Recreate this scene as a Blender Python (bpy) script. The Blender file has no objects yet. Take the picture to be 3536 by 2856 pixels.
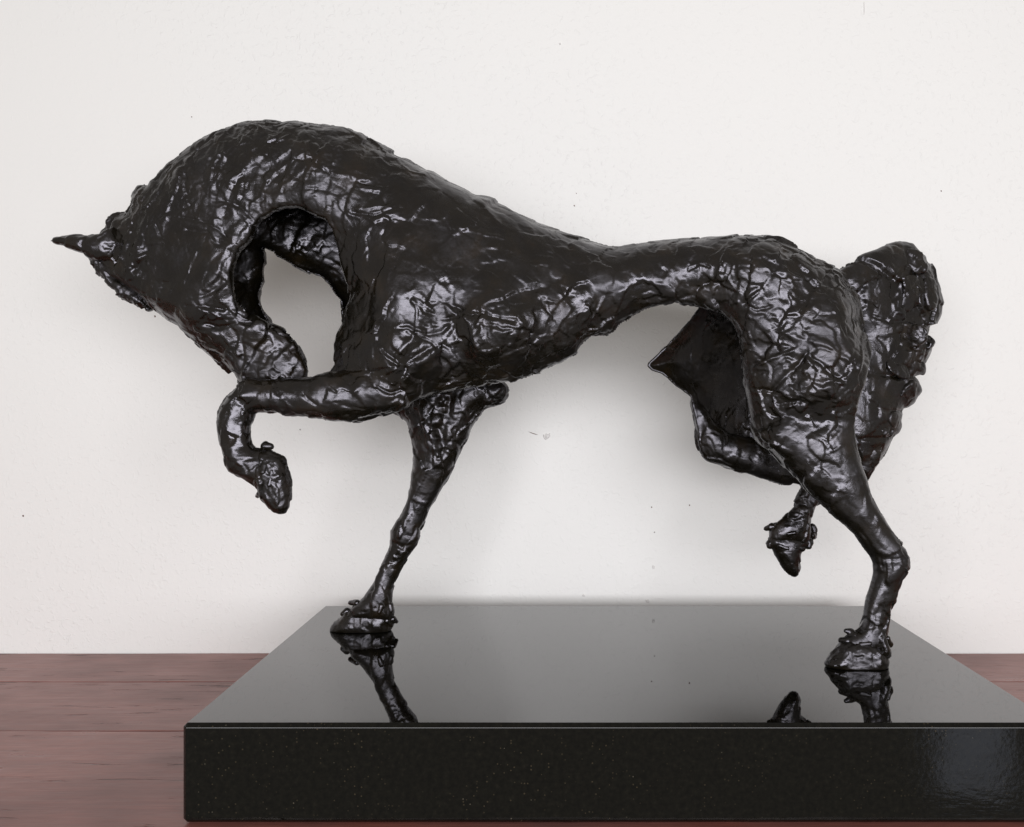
import bpy, bmesh, math, random
import numpy as np
from mathutils import Vector, kdtree
from mathutils.bvhtree import BVHTree

random.seed(7)
rng = np.random.default_rng(11)
scene = bpy.context.scene
col = scene.collection

# ------------------------------------------------------------------ camera
# the camera stands at the origin looking along +Y; z = 0 is the plinth top
F, CU, CV, HC = 3030.0, 1930.0, 1416.0, 0.22
cam_d = bpy.data.cameras.new('camera')
cam_d.sensor_fit = 'HORIZONTAL'
cam_d.sensor_width = 36.0
cam_d.lens = 36.0 * F / 3536.0
cam_d.shift_x = -(CU - 1768.0) / 3536.0
cam_d.shift_y = (CV - 1428.0) / 3536.0
cam_d.clip_start, cam_d.clip_end = 0.02, 50.0
cam = bpy.data.objects.new('camera', cam_d)
cam.location = (0, 0, HC)
cam.rotation_euler = (math.radians(90), 0, 0)
col.objects.link(cam)
scene.camera = cam

# ------------------------------------------------------------------ light
world = bpy.data.worlds.new('World')
scene.world = world
world.use_nodes = True
bg = world.node_tree.nodes['Background']
bg.inputs['Color'].default_value = (1.0, 0.94, 0.86, 1)
bg.inputs['Strength'].default_value = 0.28


def area(name, loc, target, sx, sy, power, colour):
    d = bpy.data.lights.new(name, 'AREA')
    d.shape, d.size, d.size_y = 'RECTANGLE', sx, sy
    d.energy, d.color = power, colour
    o = bpy.data.objects.new(name, d)
    o.location = loc
    v = Vector(target) - Vector(loc)
    o.rotation_euler = v.to_track_quat('-Z', 'Y').to_euler()
    col.objects.link(o)
    return o


area('window_light', (0.18, -1.30, 0.34), (0.16, 0.8, 0.32), 2.6, 0.70, 57.0, (0.965, 0.965, 1.0))
area('garden_door_light', (1.17, -1.25, -0.74), (1.17, 0.6, -0.74), 0.20, 0.26, 0.20, (0.75, 0.82, 1.0))

scene.view_settings.view_transform = 'Standard'
scene.view_settings.look = 'None'
scene.view_settings.exposure = 0.0
scene.view_settings.gamma = 1.0
scene.view_settings.use_curve_mapping = False


# ------------------------------------------------------------------ materials
class NT:
    def __init__(s, name):
        s.m = bpy.data.materials.new(name)
        s.m.use_nodes = True
        s.t = s.m.node_tree
        s.bsdf = s.t.nodes['Principled BSDF']
        s.tc = s.t.nodes.new('ShaderNodeTexCoord')
        s.co = s.tc.outputs['Object']

    def n(s, kind, **kw):
        nd = s.t.nodes.new(kind)
        for k, v in kw.items():
            setattr(nd, k, v)
        return nd

    def link(s, a, b):
        s.t.links.new(a, b)

    def set(s, **kw):
        for k, v in kw.items():
            s.bsdf.inputs[k.replace('_', ' ')].default_value = v

    def mapping(s, scale, loc=(0, 0, 0), rot=(0, 0, 0), src=None):
        m = s.n('ShaderNodeMapping')
        m.inputs['Scale'].default_value = scale
        m.inputs['Location'].default_value = loc
        m.inputs['Rotation'].default_value = rot
        s.link(src or s.co, m.inputs['Vector'])
        return m.outputs['Vector']

    def noise(s, scale, detail=4, rough=0.55, dist=0.0, vec=None):
        nd = s.n('ShaderNodeTexNoise')
        nd.inputs['Scale'].default_value = scale
        nd.inputs['Detail'].default_value = detail
        nd.inputs['Roughness'].default_value = rough
        nd.inputs['Distortion'].default_value = dist
        s.link(vec or s.co, nd.inputs['Vector'])
        return nd.outputs['Fac']

    def voro(s, scale, feature='F1', vec=None, rnd=1.0):
        nd = s.n('ShaderNodeTexVoronoi', feature=feature)
        nd.inputs['Scale'].default_value = scale
        nd.inputs['Randomness'].default_value = rnd
        s.link(vec or s.co, nd.inputs['Vector'])
        return nd

    def ramp(s, fac, stops):
        nd = s.n('ShaderNodeValToRGB')
        cr = nd.color_ramp
        while len(cr.elements) < len(stops):
            cr.elements.new(0.5)
        for e, (p, c) in zip(cr.elements, stops):
            e.position = p
            e.color = c if len(c) == 4 else (*c, 1)
        s.link(fac, nd.inputs['Fac'])
        return nd.outputs['Color']

    def rng(s, fac, a, b, c, d):
        nd = s.n('ShaderNodeMapRange')
        for i, v in enumerate((a, b, c, d)):
            nd.inputs[i + 1].default_value = v
        s.link(fac, nd.inputs[0])
        return nd.outputs[0]

    def math(s, op, a, b):
        nd = s.n('ShaderNodeMath', operation=op)
        for i, v in enumerate((a, b)):
            if isinstance(v, (int, float)):
                nd.inputs[i].default_value = v
            else:
                s.link(v, nd.inputs[i])
        return nd.outputs[0]

    def mix(s, fac, a, b, blend='MIX'):
        nd = s.n('ShaderNodeMix', data_type='RGBA', blend_type=blend)
        for sock, v in ((nd.inputs[0], fac), (nd.inputs[6], a), (nd.inputs[7], b)):
            if isinstance(v, (int, float)):
                sock.default_value = v
            elif isinstance(v, tuple):
                sock.default_value = v if len(v) == 4 else (*v, 1)
            else:
                s.link(v, sock)
        return nd.outputs[2]

    def bump(s, height, dist, strength=1.0, prev=None):
        nd = s.n('ShaderNodeBump')
        nd.inputs['Distance'].default_value = dist
        nd.inputs['Strength'].default_value = strength
        s.link(height, nd.inputs['Height'])
        if prev is not None:
            s.link(prev, nd.inputs['Normal'])
        return nd.outputs['Normal']


def bronze_material():
    m = NT('dark_patinated_bronze')
    patch = m.noise(38, 4, 0.6)
    fine = m.noise(420, 3, 0.6)
    colr = m.ramp(patch, [(0.3, (0.0030, 0.0024, 0.0012)), (0.55, (0.0058, 0.0044, 0.0020)), (0.78, (0.015, 0.0098, 0.0044))])
    m.link(colr, m.bsdf.inputs['Base Color'])
    r = m.rng(m.noise(34, 5, 0.6), 0.36, 0.66, 0.17, 0.42)
    r2 = m.math('ADD', r, m.rng(fine, 0.3, 0.7, -0.04, 0.06))
    m.link(r2, m.bsdf.inputs['Roughness'])
    m.set(Metallic=0.0, IOR=1.64, Specular_IOR_Level=0.5)
    m.bsdf.inputs['Specular Tint'].default_value = (0.93, 0.90, 1.0, 1)
    mid = m.noise(120, 3, 0.55, 0.6)
    scratch = m.noise(60, 3, 0.7, 0.4, m.mapping((1.0, 1.0, 5.0), rot=(0.2, 0.5, 0.3)))
    at = m.n('ShaderNodeAttribute', attribute_name='relief')
    rel = m.math('MINIMUM', at.outputs['Fac'], 1.6)

    def rb(h, dist, k, prev=None):
        o = m.bump(h, dist, 1.0, prev)
        m.link(m.math('MULTIPLY', rel, k), o.node.inputs['Strength'])
        return o
    b = rb(mid, 0.0009, 0.5)
    b = rb(scratch, 0.00028, 0.4, b)
    b = rb(fine, 0.00010, 0.6, b)
    m.link(b, m.bsdf.inputs['Normal'])
    return m.m


def wall_material():
    m = NT('painted_plaster')
    big = m.noise(1.6, 3, 0.5)
    c = m.mix(big, (0.83, 0.812, 0.785), (0.83, 0.824, 0.806))
    sp = m.voro(26, 'F1')
    rndsp = m.n('ShaderNodeSeparateColor')
    m.link(sp.outputs['Color'], rndsp.inputs[0])
    speck = m.math('MULTIPLY', m.math('LESS_THAN', sp.outputs['Distance'], 0.028), m.math('GREATER_THAN', rndsp.outputs[0], 0.95))
    c = m.mix(m.math('MULTIPLY', speck, 0.7), c, (0.12, 0.10, 0.09))
    m.link(c, m.bsdf.inputs['Base Color'])
    m.set(Roughness=0.62, Specular_IOR_Level=0.25)
    amt = m.rng(m.noise(3.2, 3, 0.6), 0.35, 0.68, 0.25, 1.0)
    n1 = m.noise(170, 4, 0.62)
    n2 = m.ramp(m.noise(150, 2, 0.5, 0.8), [(0.56, (0, 0, 0)), (0.72, (1, 1, 1))])
    n2m = m.math('MULTIPLY', n2, amt)
    n1m = m.math('MULTIPLY', n1, amt)
    b = m.bump(n1m, 0.0010, 0.4)
    b = m.bump(n2m, 0.0006, 0.7, b)
    b = m.bump(m.noise(9, 3, 0.5), 0.006, 0.25, b)
    m.link(b, m.bsdf.inputs['Normal'])
    return m.m


def plank_material():
    m = NT('worn_red_brown_boards')
    oi = m.n('ShaderNodeObjectInfo')
    off = m.n('ShaderNodeVectorMath', operation='ADD')
    cmb = m.n('ShaderNodeCombineXYZ')
    m.link(m.math('MULTIPLY', oi.outputs['Random'], 7.0), cmb.inputs[0])
    m.link(m.math('MULTIPLY', oi.outputs['Random'], 3.0), cmb.inputs[2])
    m.link(m.co, off.inputs[0])
    m.link(cmb.outputs[0], off.inputs[1])
    v = off.outputs[0]
    grain = m.noise(9, 6, 0.62, 0.3, m.mapping((1.0, 13.0, 13.0), src=v))
    blot = m.noise(7, 4, 0.6, 0.0, m.mapping((1.0, 1.6, 1.0), src=v))
    c = m.mix(m.rng(grain, 0.3, 0.72, 0, 1), (0.235, 0.072, 0.055), (0.33, 0.118, 0.092))
    fine = m.noise(30, 5, 0.7, 0.2, m.mapping((1.0, 16.0, 16.0), src=v))
    c = m.mix(m.rng(fine, 0.42, 0.75, 0, 0.45), c, (0.10, 0.042, 0.036))
    c = m.mix(m.rng(blot, 0.4, 0.7, 0, 0.75), c, (0.165, 0.082, 0.074))
    dent = m.noise(6, 5, 0.72, 0.6, m.mapping((1.2, 9.0, 9.0), loc=(3.1, 1.7, 0), src=v))
    dm = m.rng(dent, 0.60, 0.66, 0, 1)
    c = m.mix(m.math('MULTIPLY', dm, 0.8), c, (0.035, 0.018, 0.014))
    pits = m.voro(34, 'F1', m.mapping((1, 1.8, 1), src=v))
    prs = m.n('ShaderNodeSeparateColor')
    m.link(pits.outputs['Color'], prs.inputs[0])
    pit = m.math('MULTIPLY', m.math('LESS_THAN', pits.outputs['Distance'], 0.05), m.math('GREATER_THAN', prs.outputs[1], 0.78))
    c = m.mix(pit, c, (0.02, 0.012, 0.01))
    m.link(c, m.bsdf.inputs['Base Color'])
    m.link(m.rng(blot, 0.3, 0.7, 0.27, 0.44), m.bsdf.inputs['Roughness'])
    m.set(Specular_IOR_Level=0.5, IOR=1.5)
    inv = m.math('SUBTRACT', 1.0, m.math('MAXIMUM', dm, pit))
    b = m.bump(grain, 0.0008, 0.4)
    b = m.bump(blot, 0.006, 0.3, b)
    b = m.bump(inv, 0.0016, 0.8, b)
    m.link(b, m.bsdf.inputs['Normal'])
    return m.m


def granite_material(name, polished):
    m = NT(name)
    base = m.noise(260, 3, 0.6)
    c = m.ramp(base, [(0.35, (0.0022, 0.0021, 0.0016)), (0.6, (0.0046, 0.0042, 0.0030)), (0.8, (0.009, 0.008, 0.0055))])
    for scale, thr, keep, tint in ((420, 0.24, 0.80, (0.036, 0.028, 0.017)), (210, 0.10, 0.88, (0.09, 0.078, 0.058))):
        sp = m.voro(scale, 'F1')
        sr = m.n('ShaderNodeSeparateColor')
        m.link(sp.outputs['Color'], sr.inputs[0])
        clump = m.rng(m.noise(22, 3, 0.6), 0.42, 0.68, 0, 1)
        k = m.math('MULTIPLY', m.math('LESS_THAN', sp.outputs['Distance'], thr), m.math('GREATER_THAN', sr.outputs[0], keep))
        k = m.math('MULTIPLY', k, clump)
        if polished:
            k = m.math('MULTIPLY', k, 0.35)
        c = m.mix(k, c, tint)
    m.link(c, m.bsdf.inputs['Base Color'])
    if polished:
        m.set(IOR=2.0, Specular_IOR_Level=0.5)
        m.link(m.rng(m.noise(6, 5, 0.7, 0.4), 0.4, 0.75, 0.008, 0.045), m.bsdf.inputs['Roughness'])
        b = m.bump(m.noise(14, 2, 0.5), 0.00025, 0.3)
    else:
        m.link(m.rng(m.noise(30, 4, 0.6, 0, m.mapping((1, 1, 4))), 0.3, 0.7, 0.06, 0.11), m.bsdf.inputs['Roughness'])
        m.set(IOR=1.38, Specular_IOR_Level=0.5)
        b = m.bump(m.noise(11, 4, 0.6, 0.5, m.mapping((1, 1, 3.2))), 0.0010, 0.22)
        b = m.bump(base, 0.0001, 0.4, b)
    m.link(b, m.bsdf.inputs['Normal'])
    return m.m


def plain_material(name, colr, rough):
    m = NT(name)
    n = m.noise(500, 3, 0.6)
    c = m.mix(n, tuple(x * 0.75 for x in colr), colr)
    m.link(c, m.bsdf.inputs['Base Color'])
    m.set(Roughness=rough)
    m.link(m.bump(n, 0.0004, 0.5), m.bsdf.inputs['Normal'])
    return m.m


BRONZE = bronze_material()
WALL = wall_material()
PLANK = plank_material()
GRANITE_TOP = granite_material('polished_black_granite', True)
GRANITE_SIDE = granite_material('honed_black_granite', False)
CHIP = plain_material('bare_plaster', (0.82, 0.80, 0.78), 0.8)
CRACK = plain_material('crack_dirt', (0.16, 0.09, 0.07), 0.9)


def link_mesh(name, verts, faces, mats, parent=None, smooth=False):
    me = bpy.data.meshes.new(name)
    me.from_pydata(verts, [], faces)
    me.update()
    if smooth:
        me.shade_smooth()
    for mt in (mats if isinstance(mats, list) else [mats]):
        me.materials.append(mt)
    o = bpy.data.objects.new(name, me)
    col.objects.link(o)
    o.parent = parent
    return o


def px(u, v, y):
    return ((u - CU) / F * y, y, HC - (v - CV) / F * y)


# ------------------------------------------------------------------ setting
PL_H = 0.0700                   # plinth thickness
Y_FRONT, Y_BACK, Y_WALL = 0.6150, 0.9880, 1.0480
FLOOR_Z = -PL_H

wv = [(-1.6, Y_WALL, FLOOR_Z - 0.03), (1.6, Y_WALL, FLOOR_Z - 0.03), (1.6, Y_WALL, 1.5), (-1.6, Y_WALL, 1.5),
      (-1.6, Y_WALL + 0.08, FLOOR_Z - 0.03), (1.6, Y_WALL + 0.08, FLOOR_Z - 0.03), (1.6, Y_WALL + 0.08, 1.5), (-1.6, Y_WALL + 0.08, 1.5)]
wall = link_mesh('wall', wv, [(0, 1, 2, 3), (5, 4, 7, 6), (3, 2, 6, 7), (4, 5, 1, 0), (4, 0, 3, 7), (1, 5, 6, 2)], WALL)
wall['kind'] = 'structure'


def noisy_sheet(n, r, thick, seed, stretch=(1, 1)):
    r0 = random.Random(seed)
    ring = []
    for i in range(n):
        a = 2 * math.pi * i / n
        q = r * (0.7 + 0.5 * r0.random())
        ring.append((math.cos(a) * q * stretch[0], math.sin(a) * q * stretch[1]))
    return ring


def wall_patch(name, u, v, pts_px, mat, thick):
    """a small raised flake on the wall, outline given around pixel (u, v)"""
    vs, n = [], len(pts_px)
    for (a, b) in pts_px:
        x, _, z = px(u + a, v + b, Y_WALL)
        vs.append((x, Y_WALL + 0.0005, z))
    for (a, b) in pts_px:
        x, _, z = px(u + a * 0.6, v + b * 0.6, Y_WALL)
        vs.append((x, Y_WALL - thick, z))
    fs = [tuple(range(n, 2 * n))[::-1]]
    for i in range(n):
        j = (i + 1) % n
        fs.append((i, j, n + j, n + i))
    o = link_mesh(name, vs, fs, mat, wall)
    return o


wall_patch('plaster_chip', 1891, 1504, [(-9, -3), (-6, -10), (0, -4), (5, -9), (10, -8), (10, 4), (4, 10), (-2, 14), (-8, 10)], CHIP, 0.0016)
wall_patch('plaster_chip', 1882, 1509, [(-8, -10), (-3, -9), (3, 2), (6, 12), (0, 10), (-6, 3)], CHIP, 0.0021)
wall_patch('wall_crack', 1842, 1496, [(-24, -8), (-12, -4), (6, 2), (22, 7), (8, 6), (-10, 0)], CRACK, 0.0004)
wall_patch('plaster_chip', 2256, 1958, [(-6, -4), (0, -8), (6, -3), (5, 6), (-3, 8)], CHIP, 0.0012)
wall_patch('plaster_chip', 2235, 2075, [(-8, -4), (4, -7), (10, 2), (6, 8), (-4, 6)], CHIP, 0.0014)
wall_patch('plaster_chip', 2015, 2056, [(-5, -3), (2, -5), (6, 2), (2, 5), (-4, 4)], CHIP, 0.0014)
wall_patch('plaster_chip', 1933, 152, [(-4, -4), (3, -5), (5, 2), (0, 5)], CHIP, 0.0014)
wall_patch('plaster_chip', 2984, 30, [(-2, -28), (1, -28), (3, 0), (1, 26), (-2, 26)], CHIP, 0.0009)
for (u, v, s) in ((535, 1093, 4), (80, 1782, 4), (662, 404, 2.5), (1983, 711, 3), (1990, 668, 2), (2381, 1745, 3), (2250, 1752, 3), (3250, 660, 3)):
    wall_patch('wall_crack', u, v, [(-s, -s), (s * .6, -s * 1.2), (s, s * .5), (-s * .4, s)], CRACK, 0.0005)

floor = bpy.data.objects.new('tabletop', None)
floor.location = (0, 0, 0)
floor['kind'] = 'structure'
col.objects.link(floor)


def plank(y0, y1, seed):
    """one board along x with a slightly ragged, rounded front and back edge"""
    r0 = random.Random(seed)
    xs = np.linspace(-1.6, 1.6, 161)
    prof = [(0.0, -0.0022), (0.0004, -0.0003), (0.0008, 0.0)]
    rows = []
    for x in xs:
        ja = 0.0006 * math.sin(x * 31 + seed) + 0.0005 * r0.uniform(-1, 1)
        jb = 0.0006 * math.sin(x * 23 + seed * 2) + 0.0005 * r0.uniform(-1, 1)
        za = 0.0002 * math.sin(x * 6 + seed * 1.3) - 0.0002
        row = [(x, y0, -0.022)]
        row += [(x, y0 + a + ja, b + za) for a, b in prof]
        row += [(x, (y0 + y1) / 2, za)]
        row += [(x, y1 - a - jb, b + za) for a, b in prof[::-1]]
        row += [(x, y1, -0.022)]
        rows.append([(p[0], p[1], p[2] + FLOOR_Z - 0.0002) for p in row])
    k = len(rows[0])
    vs = [p for r in rows for p in r]
    fs = []
    for i in range(len(rows) - 1):
        for j in range(k - 1):
            fs.append((i * k + j, (i + 1) * k + j, (i + 1) * k + j + 1, i * k + j + 1))
        fs.append((i * k + k - 1, (i + 1) * k + k - 1, (i + 1) * k, i * k))
    fs.append(tuple(range(k)))
    fs.append(tuple(range((len(rows) - 1) * k, len(rows) * k))[::-1])
    o = link_mesh('plank', vs, fs, PLANK, floor, False)
    return o


edges = [0.604, 0.7945, 0.938, 1.0475]
for i in range(len(edges) - 1):
    plank(edges[i] + 0.0003, edges[i + 1] - 0.0003, i + 5)

# ------------------------------------------------------------------ plinth
PX0, PX1 = (628 - CU) / F * Y_FRONT, (3665 - CU) / F * Y_FRONT


def make_plinth():
    bm = bmesh.new()
    bmesh.ops.create_cube(bm, size=1.0)
    for v in bm.verts:
        v.co = Vector(((PX0 + PX1) / 2 + v.co.x * (PX1 - PX0), (Y_FRONT + Y_BACK) / 2 + v.co.y * (Y_BACK - Y_FRONT),
                       -PL_H / 2 + v.co.z * PL_H))
    bmesh.ops.bevel(bm, geom=list(bm.edges), offset=0.0026, segments=1, affect='EDGES', profile=0.5)
    bmesh.ops.bevel(bm, geom=[e for e in bm.edges], offset=0.00035, segments=2, affect='EDGES', profile=0.5)
    bm.normal_update()
    for f in bm.faces:
        f.material_index = 0 if (f.normal.z > 0.9 and f.calc_area() > 0.01) else 1
    me = bpy.data.meshes.new('plinth')
    bm.to_mesh(me)
    bm.free()
    me.materials.append(GRANITE_TOP)
    me.materials.append(GRANITE_SIDE)
    o = bpy.data.objects.new('plinth', me)
    col.objects.link(o)
    o['label'] = 'thick polished black granite slab that the bronze horse stands on'
    o['category'] = 'plinth'
    return o


plinth = make_plinth()

# ------------------------------------------------------------------ implicit modelling tools
CROP = {'A': (150, 380, 1.7364), 'B': (1050, 380, 1.5785), 'C': (2200, 780, 1.7364), 'D': (700, 1250, 1.7364),
        'E': (2450, 1600, 2.17), 'G': (1200, 900, 2.686), 'K': (2550, 1000, 3.472), 'S': (0, 0, 1.0)}


def P(crop, pts, y):
    ox, oy, s = CROP[crop]
    return [(ox + a / s, oy + b / s, y) for a, b in pts]


def W(poly):
    """pixel outline with a depth per corner -> world (x, z)"""
    return np.array([[(u - CU) / F * y, HC - (v - CV) / F * y] for u, v, y in poly])


VOX = 0.0012
OX, OY, OZ = -0.480, 0.690, -0.004


class Grid:
    def __init__(s, lo, hi, vox):
        s.vox = vox
        s.lo = np.array(lo, float)
        s.n = tuple(int(math.ceil((b - a) / vox)) + 1 for a, b in zip(lo, hi))
        s.f = np.full(s.n, 0.05, np.float32)
        s.ax = [s.lo[i] + vox * np.arange(s.n[i]) for i in range(3)]

    def window(s, xz, ylo, yhi, pad=0.012):
        lo = (xz[:, 0].min() - pad, ylo - pad, xz[:, 1].min() - pad)
        hi = (xz[:, 0].max() + pad, yhi + pad, xz[:, 1].max() + pad)
        sl = []
        for i in range(3):
            a = max(0, int((lo[i] - s.lo[i]) / s.vox))
            b = min(s.n[i], int((hi[i] - s.lo[i]) / s.vox) + 2)
            sl.append(slice(a, b))
        return tuple(sl)

    def coords2(s, sl):
        return np.meshgrid(s.ax[0][sl[0]], s.ax[2][sl[2]], indexing='ij')

    def union(s, sl, g, k=0.0):
        f = s.f[sl]
        if k > 0:
            h = np.clip(0.5 + 0.5 * (f - g) / k, 0, 1)
            s.f[sl] = f * (1 - h) + g * h - k * h * (1 - h)
        else:
            s.f[sl] = np.minimum(f, g)


def poly_sd(poly, X, Z):
    """signed distance to a polygon, positive inside"""
    a = np.asarray(poly)
    b = np.roll(a, -1, 0)
    best = np.full(X.shape, 1e9)
    inside = np.zeros(X.shape, bool)
    for (x0, z0), (x1, z1) in zip(a, b):
        ex, ez = x1 - x0, z1 - z0
        L = ex * ex + ez * ez
        if L < 1e-14:
            continue
        t = np.clip(((X - x0) * ex + (Z - z0) * ez) / L, 0, 1)
        best = np.minimum(best, (X - x0 - t * ex) ** 2 + (Z - z0 - t * ez) ** 2)
        c = (z0 > Z) != (z1 > Z)
        if abs(ez) > 1e-12:
            inside ^= c & (X < ex * (Z - z0) / ez + x0)
    d = np.sqrt(best)
    return np.where(inside, d, -d)


def line_dist(line, X, Z):
    a = np.asarray(line)
    best = np.full(X.shape, 1e9)
    for (x0, z0), (x1, z1) in zip(a[:-1], a[1:]):
        ex, ez = x1 - x0, z1 - z0
        L = ex * ex + ez * ez + 1e-16
        t = np.clip(((X - x0) * ex + (Z - z0) * ez) / L, 0, 1)
        best = np.minimum(best, (X - x0 - t * ex) ** 2 + (Z - z0 - t * ez) ** 2)
    return np.sqrt(best)


def blur(a, r):
    k = np.exp(-0.5 * (np.arange(-3 * r, 3 * r + 1) / r) ** 2)
    k /= k.sum()
    for ax in (0, 1):
        pad = [(0, 0), (0, 0)]
        pad[ax] = (3 * r, 3 * r)
        q = np.pad(a, pad, 'edge')
        out = np.zeros_like(a)
        for i, w in enumerate(k):
            out += w * (q[i:i + a.shape[0], :] if ax == 0 else q[:, i:i + a.shape[1]])
        a = out
    return a


def maxfilter(a, r):
    for ax in (0, 1):
        pad = [(0, 0), (0, 0)]
        pad[ax] = (r, r)
        q = np.pad(a, pad, 'edge')
        n = a.shape[ax]
        out = None
        for i in range(2 * r + 1):
            w = q[i:i + n, :] if ax == 0 else q[:, i:i + n]
            out = w if out is None else np.maximum(out, w)
        a = out
    return a


def normalise(g, vox):
    gx, gy, gz = np.gradient(g, vox)
    m = np.sqrt(gx * gx + gy * gy + gz * gz)
    return (g / np.clip(m, 1.0, 6.0)).astype(np.float32)


def inflate(G, poly, yc, k=1.0, tmax=1.0, sm=0.004, win=0.012, ground=None, ycf=None):
    """solid whose outline is the polygon and whose cross-section is round"""
    xz = W(poly)
    sl = G.window(xz, yc - 0.045, yc + 0.045)
    X, Z = G.coords2(sl)
    d = poly_sd(xz, X, Z)
    dm = blur(maxfilter(np.maximum(d, 0), max(1, int(win / G.vox))), max(1, int(0.4 * win / G.vox)))
    dm = np.maximum(dm, np.maximum(d, 0)) + 1e-6
    h = k * np.sqrt(np.maximum(d * (2 * dm - d), 0))
    h = np.where(d > 0, tmax * np.tanh(h / tmax) if tmax < 0.9 else h, d)
    Y = G.ax[1][sl[1]]
    c = yc if ycf is None else ycf(X, Z)
    g = np.abs(Y[None, :, None] - (c if np.isscalar(c) else c[:, None, :])) - h[:, None, :]
    if ground is not None:
        g = np.maximum(g, ground - Z[:, None, :] + 0 * g)
    g = normalise(g.astype(np.float32), G.vox)
    G.union(sl, g, sm)


def capsule(G, a, b, ra, rb, sm=0.0015):
    a, b = np.array(a), np.array(b)
    r = max(ra, rb)
    pts = np.array([[a[0] - r, a[2] - r], [a[0] + r, a[2] + r], [b[0] - r, b[2] - r], [b[0] + r, b[2] + r]])
    sl = G.window(pts, min(a[1], b[1]) - r, max(a[1], b[1]) + r, 0.004)
    X, Y, Z = np.meshgrid(*[G.ax[i][sl[i]] for i in range(3)], indexing='ij')
    e = b - a
    t = np.clip(((X - a[0]) * e[0] + (Y - a[1]) * e[1] + (Z - a[2]) * e[2]) / (e @ e + 1e-12), 0, 1)
    d = np.sqrt((X - a[0] - t * e[0]) ** 2 + (Y - a[1] - t * e[1]) ** 2 + (Z - a[2] - t * e[2]) ** 2) - (ra + (rb - ra) * t)
    G.union(sl, d.astype(np.float32), sm)


def surface_nets(G):
    f = G.f
    f[0] = f[-1] = 0.01
    f[:, 0] = f[:, -1] = 0.01
    f[:, :, 0] = f[:, :, -1] = 0.01
    s = f < 0
    nx, ny, nz = (n - 1 for n in f.shape)
    cnt = np.zeros((nx, ny, nz), np.int8)
    cor = [(i, j, k) for i in (0, 1) for j in (0, 1) for k in (0, 1)]
    for i, j, k in cor:
        cnt += s[i:i + nx, j:j + ny, k:k + nz]
    act = np.argwhere((cnt > 0) & (cnt < 8))
    idx = np.full((nx, ny, nz), -1, np.int32)
    idx[act[:, 0], act[:, 1], act[:, 2]] = np.arange(len(act))
    val = {c: f[act[:, 0] + c[0], act[:, 1] + c[1], act[:, 2] + c[2]].astype(np.float64) for c in cor}
    acc = np.zeros((len(act), 3))
    num = np.zeros(len(act))
    for c in cor:
        for ax in range(3):
            if c[ax] == 0:
                e = list(c)
                e[ax] = 1
                v0, v1 = val[c], val[tuple(e)]
                m = (v0 < 0) != (v1 < 0)
                t = np.where(m, v0 / np.where(m, v0 - v1, 1), 0)
                p = np.array(c, float)[None, :].repeat(len(act), 0)
                p[:, ax] += t
                acc += np.where(m[:, None], p, 0)
                num += m
    verts = G.lo + G.vox * (act + acc / num[:, None])
    quads = []
    for ax in range(3):
        sh = [slice(None)] * 3
        sh0, sh1 = list(sh), list(sh)
        sh0[ax], sh1[ax] = slice(0, -1), slice(1, None)
        a, b = s[tuple(sh0)], s[tuple(sh1)]
        e = np.argwhere(a != b)
        flip = a[e[:, 0], e[:, 1], e[:, 2]]
        u, w = [(1, 2), (2, 0), (0, 1)][ax]
        q = []
        for du, dw in ((-1, -1), (0, -1), (0, 0), (-1, 0)):
            c = e.copy()
            c[:, u] += du
            c[:, w] += dw
            q.append(idx[c[:, 0], c[:, 1], c[:, 2]])
        q = np.stack(q, 1)
        q[~flip] = q[~flip][:, ::-1]
        quads.append(q)
    return verts, np.concatenate(quads)


def relax(v, q, it, lam=0.5):
    e = np.concatenate([q[:, [0, 1]], q[:, [1, 2]], q[:, [2, 3]], q[:, [3, 0]]])
    for k in range(it):
        acc = np.zeros_like(v)
        n = np.bincount(e[:, 0], minlength=len(v)) + np.bincount(e[:, 1], minlength=len(v))
        for c in range(3):
            acc[:, c] = np.bincount(e[:, 0], v[e[:, 1], c], len(v)) + np.bincount(e[:, 1], v[e[:, 0], c], len(v))
        l = lam if k % 2 == 0 else -lam * 1.04
        v = v + l * (acc / n[:, None] - v)
    return v


def neighbour_mean(d, q):
    e = np.concatenate([q[:, [0, 1]], q[:, [1, 2]], q[:, [2, 3]], q[:, [3, 0]]])
    n = np.bincount(e[:, 0], minlength=len(d)) + np.bincount(e[:, 1], minlength=len(d))
    return (np.bincount(e[:, 0], d[e[:, 1]], len(d)) + np.bincount(e[:, 1], d[e[:, 0]], len(d))) / np.maximum(n, 1)


def drop_crumbs(v, q, keep=300):
    """leave out tiny loose islands of the surface"""
    lab = np.arange(len(v))
    while True:
        m = lab[q].min(1)
        new = lab.copy()
        for i in range(4):
            np.minimum.at(new, q[:, i], m)
        new = new[new]
        if (new == lab).all():
            break
        lab = new
    size = np.bincount(lab, minlength=len(v))
    ok = size[lab] >= min(keep, size.max())
    q = q[ok[q[:, 0]]]
    idx = np.cumsum(ok) - 1
    return v[ok], idx[q]


def normals(v, q):
    n = np.cross(v[q[:, 2]] - v[q[:, 0]], v[q[:, 3]] - v[q[:, 1]])
    out = np.zeros_like(v)
    for i in range(4):
        for c in range(3):
            out[:, c] += np.bincount(q[:, i], n[:, c], len(v))
    return out / (np.linalg.norm(out, axis=1)[:, None] + 1e-12)


_h = rng.permutation(512)


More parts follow.
